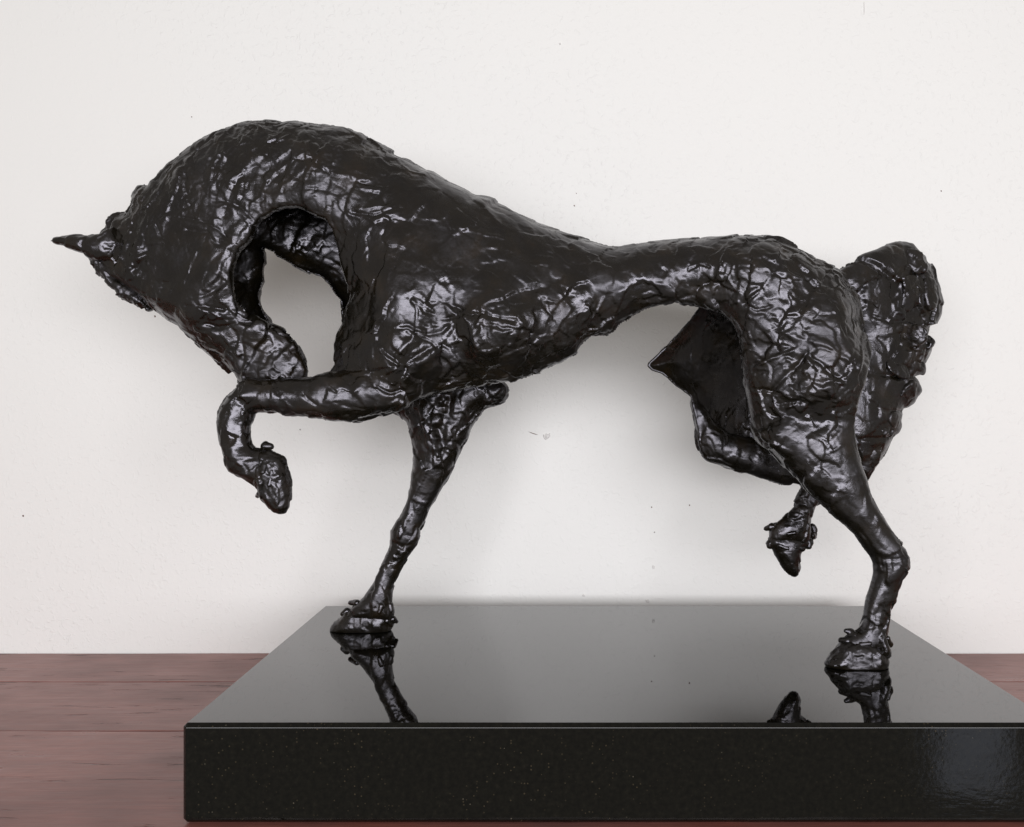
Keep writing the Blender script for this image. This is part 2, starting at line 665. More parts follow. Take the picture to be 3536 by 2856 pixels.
def vnoise(p, scale, seed=0):
    """smooth 3D value noise in -1..1"""
    p = p * scale + seed * 17.31
    i = np.floor(p).astype(int)
    t = p - i
    t = t * t * (3 - 2 * t)
    tab = np.random.default_rng(seed + 5).uniform(-1, 1, 4096)

    def h(a, b, c):
        return tab[(a * 73 + b * 1291 + c * 3571 + ((a * b) & 255) * 7 + ((b * c) & 127) * 11) & 4095]
    r = 0
    for dx in (0, 1):
        for dy in (0, 1):
            for dz in (0, 1):
                w = (t[:, 0] if dx else 1 - t[:, 0]) * (t[:, 1] if dy else 1 - t[:, 1]) * (t[:, 2] if dz else 1 - t[:, 2])
                r = r + w * h(i[:, 0] + dx, i[:, 1] + dy, i[:, 2] + dz)
    return r


def slabs(v, vox, spacing, seed):
    """hand-pressed pats of clay: every pat has its own height and tilt, with a lip where pats overlap"""
    r0 = np.random.default_rng(seed)
    pick = r0.choice(len(v), max(8, int(len(v) * (vox / spacing) ** 2 * 1.2)), replace=False)
    wp = v + spacing * 0.45 * np.stack([vnoise(v, 0.8 / spacing, seed + i) for i in range(3)], 1)
    wp += spacing * 0.16 * np.stack([vnoise(v, 2.6 / spacing, seed + 7 + i) for i in range(3)], 1)
    # pats are pulled longer one way than the other, each layer along its own direction
    a = np.array([(0.85, 0.0, -0.5), (0.35, 0.0, 0.93)][seed % 2])
    a /= np.linalg.norm(a)
    wp = wp - 0.48 * (wp @ a)[:, None] * a[None, :]
    seeds = wp[pick]
    kd = kdtree.KDTree(len(seeds))
    for i, c in enumerate(seeds):
        kd.insert(c, i)
    kd.balance()
    i1 = np.empty(len(v), int)
    d1 = np.empty(len(v))
    d2 = np.empty(len(v))
    fn = kd.find_n
    for i, c in enumerate(wp):
        r = fn(c, 2)
        i1[i] = r[0][1]
        d1[i] = r[0][2]
        d2[i] = r[1][2]
    off = r0.uniform(-1, 1, len(seeds))
    tilt = r0.normal(0, 0.75, (len(seeds), 3))
    dome = r0.uniform(-0.5, 0.4, len(seeds))
    rel = (wp - seeds[i1]) / spacing
    edge = np.clip((d2 - d1) / (spacing * 0.22), 0, 1)
    soft = edge * edge * (3 - 2 * edge)
    h = (0.62 * off[i1] + (tilt[i1] * rel).sum(1) + dome[i1] * (d1 / spacing) ** 2 * 1.5) * (0.72 + 0.28 * soft)
    crease = -np.exp(-(edge / 0.16) ** 2) * 0.30
    return h, crease


def amp_field(v, pts, p=3.0):
    """inverse-distance blend of amplitudes given at pixels"""
    U = CU + F * v[:, 0] / v[:, 1]
    V = CV - F * (v[:, 2] - HC) / v[:, 1]
    num = np.zeros(len(v))
    den = np.zeros(len(v))
    for (a, b, val) in pts:
        w = 1.0 / (((U - a) ** 2 + (V - b) ** 2) / 1e4 + 0.05) ** (p / 2)
        num += w * val
        den += w
    return num / den, U, V


def strokes(v, nrm, U, V, lst, ymin, ymax):
    """modelling-tool marks along pixel paths, on the faces turned to the camera between two depths"""
    out = np.zeros(len(v))
    face = np.clip(-nrm[:, 1] * 1.6, 0, 1) * (v[:, 1] < ymax) * (v[:, 1] > ymin)
    for crop, pts, w, amp in lst:
        q = np.array([(a, b) for a, b, _ in P(crop, pts, 1)])
        lo, hi = q.min(0) - 7 * w, q.max(0) + 7 * w
        m = np.where((U > lo[0]) & (U < hi[0]) & (V > lo[1]) & (V < hi[1]) & (face > 0))[0]
        if not len(m):
            continue
        wob = 0.7 * w * vnoise(v[m], 110, 3) + 0.35 * w * vnoise(v[m], 300, 4)
        u, t = U[m] + wob, V[m] - wob
        d = line_dist(q, u, t)
        # which side of the path: clay is pushed up on one side only
        e = q[-1] - q[0]
        side = np.sign(e[0] * (t - q[0][1]) - e[1] * (u - q[0][0]))
        vary = 0.45 + 0.55 * np.clip(0.6 + 0.8 * vnoise(v[m], 65, 6), 0, 1)
        if amp < 0:
            s = np.exp(-(d / (0.8 * w)) ** 2) - 0.35 * (side > 0) * np.exp(-((d - 2.6 * w) / (1.9 * w)) ** 2)
        else:
            s = np.exp(-(d / np.where(side > 0, 0.7 * w, 2.2 * w)) ** 2)
        out[m] += 0.62 * amp * s * face[m] * vary
    return out


def finish(name, G, parent, amps, seed, sp=(0.024, 0.012), stroke=None, it=6, keep_ground=False, label=None, fine=1.0, neck=False):
    v, q = drop_crumbs(*surface_nets(G))
    v = relax(v, q, it)
    n = normals(v, q)
    A, U, V = amp_field(v, amps)
    h1, c1 = slabs(v, G.vox, sp[0], seed)
    h2, c2 = slabs(v, G.vox, sp[1], seed + 51)
    d = 0.0021 * (sp[0] / 0.024) * (h1 + 0.12 * c1) + 0.0009 * (sp[1] / 0.012) * h2
    if neck:
        # overlapping scale-like dabs over the crest and neck
        h3, c3 = slabs(v, G.vox, 0.019, seed + 20)
        wn = np.clip((1330 - U) / 160, 0, 1) * np.clip((960 - V) / 200, 0, 1)
        d = d * (1 - 0.45 * wn) + wn * 0.0013 * (h3 + 0.8 * c3)
    d += fine * (0.0004 * vnoise(v, 62, seed) + (0.00012 + 0.00016 * np.clip(A - 0.9, 0, 1)) * vnoise(v, 170, seed + 1) + 0.00005 * vnoise(v, 330, seed + 2))
    d *= A * np.clip(0.85 + 0.9 * vnoise(v, 17, seed + 9), 0.3, 1.5)
    if stroke:
        for lst, y0, y1 in stroke:
            d += strokes(v, n, U, V, lst, y0, y1)
    d = 0.8 * d + 0.2 * neighbour_mean(d, q)
    if keep_ground:
        d *= np.clip((v[:, 2] - 0.0005) / 0.004, 0, 1)
    v = v + n * d[:, None]
    if keep_ground:
        v[:, 2] = np.maximum(v[:, 2], 0.0001)
    me = bpy.data.meshes.new(name)
    me.vertices.add(len(v))
    me.vertices.foreach_set('co', v.astype(np.float32).ravel())
    me.loops.add(q.size)
    me.loops.foreach_set('vertex_index', q.astype(np.int32).ravel())
    me.polygons.add(len(q))
    me.polygons.foreach_set('loop_start', np.arange(0, q.size, 4, dtype=np.int32))
    me.update(calc_edges=True)
    me.validate()
    me.attributes.new('relief', 'FLOAT', 'POINT').data.foreach_set('value', np.clip(A, 0, 3).astype(np.float32))
    me.shade_smooth()
    me.materials.append(BRONZE)
    o = bpy.data.objects.new(name, me)
    col.objects.link(o)
    o.parent = parent
    if label:
        o['label'] = label
    return o

# ------------------------------------------------------------------ bronze horse: outlines
M = 0.808                       # depth of the horse's middle plane
YN = 0.762                      # depth of open lower edges on the near side
YF = 0.856                      # the same on the far side

TOP = (P('A', [(330, 760), (380, 705), (385, 665), (430, 625), (490, 610), (520, 560), (545, 500), (585, 465), (640, 452), (655, 425),
               (700, 390), (735, 355), (790, 305), (850, 265), (900, 225), (960, 180), (1040, 140), (1100, 120), (1160, 105),
               (1220, 85), (1290, 72), (1340, 72), (1400, 78), (1460, 85), (1530, 72), (1600, 88), (1680, 98), (1740, 115), (1830, 122)], M)
       + P('B', [(300, 130), (350, 145), (400, 180), (460, 215), (520, 250), (580, 280), (640, 315), (680, 335), (720, 345), (780, 385),
                 (840, 415), (900, 445), (940, 470), (1000, 480), (1050, 500), (1060, 520), (1120, 545), (1200, 580), (1280, 615),
                 (1360, 645), (1440, 680), (1520, 705), (1600, 730), (1660, 745), (1720, 748), (1790, 738), (1850, 728), (1930, 718), (2000, 712)], M)
       + P('C', [(259, 86), (350, 85), (430, 78), (520, 68), (620, 68), (720, 78), (800, 88), (880, 118), (960, 155), (1040, 200),
                 (1100, 230), (1180, 275)], M)
       + P('C', [(1240, 320), (1300, 390), (1350, 470)], 0.795) + P('C', [(1390, 550), (1410, 610)], 0.780))
FACE = P('A', [(1180, 1640), (1140, 1590), (1080, 1530), (1000, 1460), (920, 1400), (860, 1350), (820, 1300), (760, 1270), (700, 1225),
               (640, 1180), (570, 1140), (500, 1090), (420, 1030), (350, 960), (290, 890), (280, 850)], M)
RUMP = P('C', [(1415, 680), (1405, 750), (1385, 810), (1360, 880), (1340, 940), (1320, 1010), (1300, 1080), (1285, 1140), (1280, 1200),
               (1290, 1270), (1310, 1350), (1330, 1410)], 0.757)
THIGH_FRONT = P('C', [(1000, 1520), (882, 1424), (830, 1370), (780, 1320), (735, 1270), (720, 1230), (705, 1170), (690, 1100), (680, 1040), (665, 970), (655, 900),
                      (640, 830), (635, 760), (628, 700), (615, 630), (590, 580), (550, 540), (510, 505), (470, 485), (420, 465)], 0.755)
BELLY = (P('C', [(380, 462), (330, 458), (260, 450), (200, 445), (150, 455), (90, 475), (40, 495)], YN)
         + P('B', [(1815, 1100), (1770, 1125), (1720, 1155), (1700, 1190), (1660, 1210), (1610, 1215), (1570, 1220), (1530, 1250),
                   (1500, 1290), (1490, 1322), (1450, 1340), (1400, 1370), (1340, 1395), (1280, 1420), (1200, 1455), (1130, 1470),
                   (1080, 1478), (1000, 1490), (900, 1505), (800, 1525), (700, 1550), (620, 1580), (550, 1605), (470, 1640), (400, 1665),
                   (330, 1685), (240, 1695)], 0.752))
CHEST = (P('D', [(690, 300), (690, 72), (730, 40), (765, 0)], 0.752)
         + P('A', [(1725, 1500), (1730, 1440), (1730, 1400), (1750, 1340), (1780, 1280), (1785, 1220), (1795, 1170), (1812, 1150), (1826, 1090),
                   (1820, 1045), (1800, 1005), (1778, 950), (1760, 880), (1745, 800), (1726, 720), (1695, 665)], YN))
THROAT = P('A', [(1640, 635), (1580, 605), (1520, 588), (1440, 590), (1370, 610), (1300, 650), (1255, 695), (1245, 750), (1215, 790),
                 (1170, 830), (1150, 870), (1130, 930), (1118, 970), (1118, 1020), (1130, 1080), (1140, 1130), (1165, 1180), (1200, 1225),
                 (1260, 1265), (1320, 1290), (1390, 1300)], 0.764)
CHIN = P('A', [(1420, 1312), (1480, 1360), (1530, 1430), (1565, 1500), (1585, 1560), (1580, 1600), (1555, 1640), (1400, 1690)], 0.785)
NEAR = TOP + RUMP + THIGH_FRONT + BELLY + CHEST + THROAT + CHIN + FACE

FAR_EDGE = (P('S', [(2850, 1180), (2700, 1150), (2520, 1050), (2400, 1012), (2250, 1025), (2150, 1060), (2050, 1120), (1950, 1180), (1850, 1240),
                    (1700, 1300), (1550, 1350), (1400, 1370), (1300, 1340), (1230, 1270), (1205, 1180), (1195, 1100)], YF)
            + P('A', [(1805, 1150), (1770, 1110), (1740, 1060), (1690, 1010), (1630, 990), (1560, 965), (1500, 930), (1430, 890), (1410, 865),
                      (1337, 836), (1352, 872), (1354, 930), (1345, 980), (1349, 1040), (1331, 1100), (1325, 1130), (1340, 1190), (1370, 1240), (1400, 1290)], YF))
FAR_CHIN = P('A', [(1440, 1330), (1500, 1400), (1545, 1490), (1560, 1560), (1540, 1620), (1400, 1680)], 0.82)
FAR = TOP + P('S', [(2960, 1100)], 0.81) + FAR_EDGE + FAR_CHIN + FACE

TORSO = P('S', [(1235, 560), (2430, 780), (2500, 900), (2475, 1040), (2400, 1100), (2000, 1300), (1600, 1450), (1250, 1450), (1215, 1250), (1225, 1050), (1240, 800)], 0.79)
MUZZLE = P('A', [(1180, 1240), (1330, 1282), (1430, 1300), (1620, 1560), (1560, 1700), (1150, 1700), (860, 1340), (960, 1240)], 0.79)

BULGE_N = [(480, 790, .030), (560, 980, .034), (640, 900, .040), (700, 1010, .045), (790, 980, .046), (800, 1080, .042), (760, 1140, .038), (860, 1200, .034), (920, 1290, .034),
           (1000, 1250, .030), (1030, 1310, .028), (700, 650, .042), (820, 740, .046), (900, 560, .046), (950, 690, .050), (1060, 620, .054),
           (1120, 700, .056), (1170, 820, .050), (1200, 1000, .046), (1190, 1150, .048), (1180, 1260, .052), (1290, 650, .056), (1300, 820, .062),
           (1300, 980, .066), (1300, 1150, .070), (1290, 1300, .066), (1400, 900, .071), (1395, 1040, .080), (1540, 1130, .067), (1385, 1200, .082), (1480, 1230, .073), (1365, 1325, .071),
           (1560, 1250, .062), (1550, 1340, .050), (1600, 800, .056), (1620, 980, .067), (1700, 1100, .078), (1700, 1220, .075), (1720, 1300, .048),
           (1800, 900, .056), (1850, 1050, .066), (1880, 1150, .064), (1900, 1225, .050), (2000, 950, .052), (2020, 1050, .056), (2060, 1120, .044), (2150, 920, .050),
           (2180, 1010, .046), (2200, 1065, .036), (2300, 920, .047), (2320, 1010, .043), (2420, 930, .052), (2440, 1030, .044), (2540, 930, .064), (2560, 1050, .060), (2600, 1150, .060), (2680, 980, .070),
           (2720, 1120, .072), (2800, 1000, .068), (2850, 1120, .076), (2940, 1080, .066), (2980, 1180, .062), (2930, 1250, .074), (2760, 1250, .074),
           (2640, 1280, .060), (2680, 1400, .062), (2800, 1350, .080), (2900, 1380, .072), (2850, 1470, .066), (2750, 1500, .058), (2900, 1560, .060), (2800, 1600, .056)]
BULGE_F = [(500, 800, .030), (650, 900, .040), (700, 1050, .044), (860, 1000, .046), (880, 1150, .040), (950, 1280, .026), (700, 650, .044), (900, 600, .050), (1000, 850, .052), (1100, 640, .056),
           (1120, 900, .052), (1200, 1050, .050), (1300, 850, .060), (1500, 1000, .070), (1700, 1050, .070), (1950, 1020, .060), (2150, 950, .048), (2300, 920, .046),
           (2500, 950, .058), (2700, 1000, .064), (2800, 1100, .066)]


def tps(pts, y):
    c = np.array([[(u - CU) / F * y, HC - (v - CV) / F * y] for u, v, _ in pts]) * 10
    val = np.array([p[2] for p in pts])
    n = len(c)

    def phi(r2):
        return 0.5 * r2 * np.log(r2 + 1e-12)
    A = np.zeros((n + 3, n + 3))
    A[:n, :n] = phi(((c[:, None] - c[None]) ** 2).sum(-1)) + 0.004 * np.eye(n)
    A[:n, n] = 1
    A[:n, n + 1:] = c
    A[n:, :n] = A[:n, n:].T
    w = np.linalg.solve(A, np.concatenate([val, np.zeros(3)]))

    def ev(X, Z):
        out = w[n] + w[n + 1] * X * 10 + w[n + 2] * Z * 10
        for i in range(n):
            out = out + w[i] * phi((X * 10 - c[i, 0]) ** 2 + (Z * 10 - c[i, 1]) ** 2)
        return np.clip(out, 0.012, 0.085)
    return ev


def shell_pieces(G):
    tl, fl = W(TOP), W(FACE)
    near, far = W(NEAR), W(FAR)
    sl = G.window(near, 0.70, 0.92)
    X, Z = G.coords2(sl)
    Y = G.ax[1][sl[1]][None, :, None]
    dt, df = line_dist(tl, X, Z), line_dist(fl, X, Z)

    def prof(d, R):
        return np.sqrt(np.clip(1 - (1 - np.clip(d / R, 0, 1)) ** 2, 0, 1))
    q = np.minimum(prof(dt, 0.046), prof(df, 0.026))
    dn, dfar = poly_sd(near, X, Z), poly_sd(far, X, Z)
    curl = 0.005 * (1 - prof(np.maximum(dn, 0), 0.014))
    lip = np.clip(np.minimum(dt, df) / 0.03, 0, 1)
    yn = M - tps(BULGE_N, 0.755)(X, Z) * q + curl * lip
    yf = M + tps(BULGE_F, 0.85)(X, Z) * q - 0.008 * (1 - prof(np.maximum(dfar, 0), 0.014)) * lip
    t = 0.0058
    for ys, d, sgn in ((yn, dn, 1), (yf, dfar, -1)):
        gx, gz = np.gradient(ys, G.vox)
        te = t * np.clip(np.sqrt(1 + gx * gx + gz * gz), 1, 4)
        a = np.abs(Y - (ys + sgn * te / 2)[:, None, :]) - (te / 2)[:, None, :]
        b = np.maximum(-d, 0.007 - np.minimum(dt, df))[:, None, :] + 0 * a
        r = 0.0024
        g = np.minimum(np.maximum(a + r, b + r), 0) + np.sqrt(np.maximum(a + r, 0) ** 2 + np.maximum(b + r, 0) ** 2) - r
        G.union(sl, normalise(g.astype(np.float32), G.vox), 0.004)
    # solid trunk, solid muzzle and a solid strip along the back, crest and nose
    dd = np.minimum(dn, dfar)
    fill = np.maximum(np.maximum(poly_sd(W(TORSO), X, Z), poly_sd(W(MUZZLE), X, Z)), 0.012 - np.minimum(dt, df))
    g = np.maximum(np.maximum((yn + 0.001)[:, None, :] - Y, Y - (yf - 0.001)[:, None, :]), np.maximum(-fill, -dd)[:, None, :])
    G.union(sl, normalise(g.astype(np.float32), G.vox), 0.003)


# limbs ---------------------------------------------------------------
NEAR_HIND = (P('C', [(1285, 1150), (1280, 1200), (1290, 1270), (1310, 1350), (1340, 1440), (1370, 1520)], 0.757)
             + P('E', [(1195, 185), (1230, 260), (1270, 340), (1310, 420), (1350, 490), (1390, 550), (1440, 590), (1480, 640), (1510, 690),
                       (1518, 740), (1505, 790), (1470, 830), (1440, 880), (1420, 940), (1400, 1000), (1380, 1060), (1365, 1110), (1350, 1170),
                       (1338, 1230), (1330, 1290), (1332, 1360), (1325, 1440), (1050, 1440), (960, 1400), (985, 1330), (1010, 1290), (1070, 1248), (1120, 1215), (1145, 1170), (1160, 1110),
                       (1170, 1050), (1185, 990), (1205, 930), (1225, 870), (1235, 810), (1230, 750), (1205, 695), (1160, 645), (1120, 590),
                       (1080, 530), (1020, 475), (950, 410), (890, 360), (825, 300), (760, 240), (700, 180), (650, 115), (600, 55), (560, 0)], 0.754)
             + P('C', [(830, 1370), (780, 1320), (735, 1270), (725, 1235), (900, 1140), (1100, 1120)], 0.756))
NEAR_HIND_HOOF = P('E', [(985, 1345), (955, 1378), (900, 1440), (860, 1498), (872, 1530), (950, 1572), (1050, 1600), (1250, 1600), (1318, 1570),
                         (1338, 1535), (1335, 1460), (1330, 1390), (1200, 1330), (1080, 1325)], 0.752)
NEAR_FORE = P('D', [(1230, 265), (1120, 297), (1050, 320), (960, 345), (880, 355), (800, 350), (720, 345), (650, 330), (608, 325), (530, 312),
                    (450, 302), (380, 297), (330, 297), (305, 310), (295, 350), (280, 390), (275, 440), (285, 490), (310, 518), (350, 522), (400, 545),
                    (420, 620), (390, 720), (350, 770), (300, 735), (250, 705), (200, 680), (155, 660), (135, 625), (120, 560), (105, 500),
                    (95, 430), (85, 360), (90, 300), (110, 250), (140, 200), (180, 155), (220, 115), (260, 102), (320, 105), (420, 108), (520, 105),
                    (600, 98), (650, 95), (690, 80), (800, 60), (950, 60), (1100, 90), (1200, 160)], 0.748)
NEAR_FORE_HOOF = P('D', [(340, 530), (400, 525), (440, 540), (490, 565), (502, 600), (520, 650), (532, 720), (532, 800), (522, 870), (502, 905),
                         (470, 913), (430, 900), (390, 862), (355, 820), (335, 780), (310, 720), (310, 620)], 0.748)
FAR_FORE = P('D', [(1150, 200), (1130, 300), (1180, 320), (1220, 360), (1240, 420), (1255, 480), (1266, 560), (1260, 640), (1250, 720), (1235, 800), (1215, 860),
                   (1190, 910), (1160, 950), (1130, 1010), (1120, 1060), (1120, 1100), (1100, 1140), (1075, 1190), (1050, 1250), (1020, 1320),
                   (990, 1370), (960, 1410), (930, 1440), (890, 1480), (900, 1540), (1130, 1540), (1140, 1500), (1135, 1450), (1140, 1400), (1140, 1360),
                   (1150, 1320), (1170, 1270), (1195, 1220), (1220, 1170), (1250, 1130), (1280, 1095), (1300, 1050), (1310, 1000), (1330, 970),
                   (1350, 930), (1370, 880), (1400, 830), (1430, 780), (1460, 720), (1490, 670), (1510, 620), (1550, 540), (1590, 470), (1620, 400),
                   (1650, 340), (1680, 285), (1705, 262), (1760, 245), (1800, 230), (1825, 200), (1820, 150), (1790, 120), (1740, 60), (1500, 60)], 0.868)
FAR_FORE_HOOF = P('D', [(930, 1440), (895, 1468), (850, 1490), (830, 1520), (800, 1550), (770, 1580), (760, 1612), (775, 1645), (900, 1665), (1060, 1650),
                        (1125, 1620), (1140, 1585), (1160, 1555), (1150, 1530), (1142, 1490), (1060, 1450)], 0.876)
FAR_THIGH = P('C', [(420, 440), (390, 465), (340, 530), (280, 600), (220, 670), (150, 740), (100, 790), (60, 825), (55, 845), (80, 870), (140, 890), (180, 920),
                    (220, 960), (270, 990), (320, 1025), (330, 1080), (345, 1150), (360, 1230), (370, 1310), (385, 1360), (420, 1400), (520, 1440), (700, 1470), (950, 1480),
                    (1200, 1440), (1230, 1200), (1290, 900), (1330, 600), (1200, 380), (1000, 280), (700, 260)], 0.862)
FAR_GASKIN = P('C', [(325, 1060), (345, 1150), (360, 1230), (370, 1310), (385, 1360), (420, 1400), (480, 1420), (550, 1450), (640, 1480), (720, 1510), (800, 1530), (880, 1550),
                     (960, 1560), (1060, 1585), (1200, 1600), (1350, 1570), (1400, 1510), (1370, 1440), (1200, 1400), (1000, 1360), (850, 1320), (700, 1275), (560, 1240), (470, 1180), (400, 1080)], 0.862)
FAR_CANNON = P('E', [(1180, 60), (1000, 40), (800, 90), (700, 185), (680, 225), (660, 270), (640, 320), (610, 360), (560, 395), (510, 430), (470, 460), (445, 500),
                     (445, 560), (480, 610), (700, 620), (750, 560), (752, 500), (762, 460), (768, 420), (790, 370), (810, 330), (835, 290), (950, 210), (1150, 150)], 0.861)
FAR_HIND_HOOF = P('E', [(440, 560), (438, 610), (450, 635), (470, 642), (490, 690), (520, 740), (560, 800), (600, 840), (635, 855), (665, 842), (681, 800),
                        (681, 740), (687, 682), (705, 655), (740, 640), (760, 600), (740, 540), (600, 520), (480, 520)], 0.861)
TAIL = P('C', [(1120, 300), (1185, 275), (1250, 235), (1330, 190), (1410, 150), (1480, 110), (1550, 90), (1610, 95), (1650, 105), (1680, 140), (1730, 185), (1735, 205),
               (1770, 215), (1795, 260), (1800, 310), (1815, 340), (1828, 380), (1820, 430), (1800, 530), (1760, 580), (1765, 620), (1750, 680), (1755, 740),
               (1740, 800), (1710, 850), (1700, 890), (1660, 905), (1680, 940), (1700, 990), (1660, 1060), (1620, 1090), (1590, 1100), (1588, 1140), (1585, 1200),
               (1570, 1240), (1530, 1270), (1500, 1340), (1460, 1430), (1430, 1480), (1400, 1530), (1385, 1545), (1340, 1520), (1270, 1350), (1230, 1150), (1260, 900), (1330, 650), (1240, 420)], 0.828)
TAIL = [(u, v, 0.812 + 0.050 * (u - 2830) / 430) for u, v, _ in TAIL]
EAR = P('A', [(420, 700), (340, 742), (240, 755), (130, 753), (60, 760), (40, 785), (60, 806), (120, 814), (180, 840), (240, 862), (280, 890), (330, 910), (420, 900), (470, 800)], 0.793)
FORELOCK = P('A', [(270, 850), (280, 890), (310, 940), (320, 980), (345, 990), (370, 1025), (400, 1062), (448, 1100), (445, 1125), (465, 1137), (500, 1132), (560, 1167), (600, 1192),
                   (635, 1207), (648, 1195), (640, 1150), (560, 1080), (480, 1020), (430, 960), (390, 900), (330, 860)], 0.803)

STROKES = [('G', [(640, 660), (560, 620), (470, 625)], 5, -.0022), ('G', [(640, 660), (760, 690), (880, 660), (930, 600)], 5, -.0024),
           ('G', [(640, 690), (740, 740), (820, 800)], 6, -.0026), ('G', [(640, 660), (640, 560), (650, 460), (590, 370)], 5, -.0018),
           ('G', [(600, 370), (720, 470), (800, 500)], 6, -.0020), ('G', [(700, 350), (770, 390), (860, 400), (940, 370)], 3, -.0012),
           ('G', [(930, 540), (1040, 520)], 6, -.0026), ('G', [(1000, 420), (1080, 470)], 9, -.003), ('G', [(1090, 520), (1140, 620), (1185, 720), (1190, 840)], 6, .0022),
           ('G', [(1110, 490), (1250, 500), (1400, 530), (1540, 560)], 10, -.0032), ('G', [(1290, 600), (1450, 640), (1600, 640)], 8, -.0026),
           ('G', [(1500, 440), (1580, 540), (1600, 600)], 5, .0020), ('G', [(1480, 1060), (1350, 960), (1240, 880)], 6, -.0014), ('G', [(900, 760), (1000, 900), (1090, 1060)], 6, -.0016),
           ('G', [(1180, 960), (1320, 1080)], 6, -.0014), ('G', [(560, 760), (480, 860), (460, 1000), (400, 1110)], 14, .0030), ('G', [(240, 1180), (400, 1225), (520, 1190)], 6, -.0030),
           ('G', [(560, 1000), (640, 880), (760, 820)], 9, -.0018), ('G', [(700, 560), (780, 620), (880, 600)], 10, .0022),
           ('K', [(90, 180), (230, 250), (400, 200)], 4, -.0020), ('K', [(95, 120), (150, 50), (300, -20)], 6, .0020),
           ('K', [(180, 1185), (380, 1215), (500, 1240)], 4, -.0020), ('K', [(490, 1200), (640, 1300), (800, 1330)], 7, .0020),
           ('K', [(830, 760), (720, 900), (560, 1040), (430, 1180)], 11, -.0045), ('K', [(880, 780), (1000, 900), (1140, 1020), (1260, 1090)], 8, -.0036),
           ('K', [(290, 880), (450, 800), (650, 740)], 7, .0026), ('K', [(190, 900), (400, 780), (680, 690)], 6, -.0022),
           ('K', [(1500, 380), (1510, 600), (1470, 800), (1430, 950)], 7, .0022), ('K', [(900, 1120), (1060, 1110), (1220, 1160)], 12, -.0030),
           ('K', [(820, 1260), (980, 1240), (1120, 1250), (1200, 1330)], 8, .0026), ('K', [(1120, 400), (1250, 320), (1440, 470)], 7, .0016), ('K', [(1230, 420), (1290, 560)], 4, -.0016),
           ('K', [(1180, 1500), (1220, 1620), (1100, 1730)], 5, -.0020), ('K', [(900, 650), (1050, 690), (1200, 720)], 8, .0022),
           ('C', [(640, 470), (740, 380), (800, 310), (850, 235)], 6, -.0026), ('C', [(540, 170), (560, 260), (520, 340), (420, 350)], 6, -.0024), ('C', [(430, 250), (380, 230), (330, 260)], 4, -.0018),
           ('C', [(1145, 1330), (1160, 1270), (1210, 1220)], 4, -.0016), ('C', [(1130, 1290), (1170, 1350), (1220, 1320)], 5, .0016), ('C', [(600, 200), (620, 330), (600, 450)], 12, .0022),
           ('A', [(940, 460), (1000, 530), (1100, 550), (1190, 590), (1250, 660)], 5, -.0022), ('A', [(820, 640), (900, 660), (980, 680), (1060, 720), (1120, 790)], 5, -.0024),
           ('A', [(700, 640), (760, 600), (860, 580), (920, 530)], 5, -.0020), ('A', [(1400, 370), (1480, 310), (1560, 260), (1590, 210)], 5, .0018), ('A', [(1600, 270), (1680, 360), (1720, 390)], 5, -.0018),
           ('A', [(1000, 290), (1080, 255), (1130, 205)], 5, .0016), ('A', [(1560, 480), (1660, 480), (1770, 505)], 6, -.0020), ('A', [(1750, 380), (1850, 405)], 5, .0018),
           ('A', [(680, 690), (710, 760), (760, 805)], 4, -.0018), ('A', [(530, 830), (570, 868), (645, 830)], 6, -.0022), ('A', [(560, 820), (620, 805), (700, 800)], 5, .0016), ('A', [(870, 1130), (960, 1110), (1050, 1060)], 6, -.0018),
           ('A', [(860, 1175), (960, 1175), (1080, 1195)], 5, -.0018), ('A', [(960, 1290), (1040, 1310), (1130, 1285), (1250, 1262)], 8, -.0022), ('A', [(1190, 1400), (1200, 1500), (1180, 1580)], 7, -.0018),
           ('A', [(1390, 1435), (1345, 1470), (1330, 1520)], 7, -.0022), ('A', [(400, 900), (520, 940), (620, 1010), (720, 1060)], 16, -.0030), ('A', [(860, 720), (980, 745), (1060, 800)], 9, -.0022),
           ('A', [(1120, 800), (1060, 900), (1080, 1050)], 10, .0016), ('A', [(1300, 1290), (1420, 1400), (1510, 1560)], 7, .0016),
           ('B', [(260, 560), (380, 578), (490, 545)], 5, -.0022), ('B', [(300, 550), (400, 535), (480, 530)], 6, .0018), ('B', [(620, 430), (680, 415), (725, 435)], 4, .0014), ('B', [(640, 585), (740, 600), (790, 560)], 4, .0013),
           ('B', [(850, 640), (960, 670), (1080, 705)], 5, .0014), ('B', [(990, 555), (1050, 622)], 5, .0020), ('B', [(500, 770), (560, 720), (610, 690)], 4, .0012), ('B', [(1000, 755), (1080, 738), (1130, 770)], 4, .0013),
           ('B', [(930, 470), (1000, 495), (1050, 510)], 5, .0018), ('B', [(500, 260), (570, 330), (650, 350)], 5, .0016), ('B', [(380, 230), (450, 290), (540, 330)], 6, .0014)]
STROKES_BACK = [('D', [(1470, 200), (1450, 350), (1450, 520)], 26, -.0075), ('D', [(1330, 380), (1350, 500)], 10, .003), ('D', [(1700, 170), (1720, 220), (1790, 230)], 4, -.002),
                ('D', [(1190, 960), (1200, 1040), (1260, 1050), (1280, 990)], 5, -.0016), ('D', [(1140, 1080), (1200, 1110), (1290, 1080)], 7, -.002)]
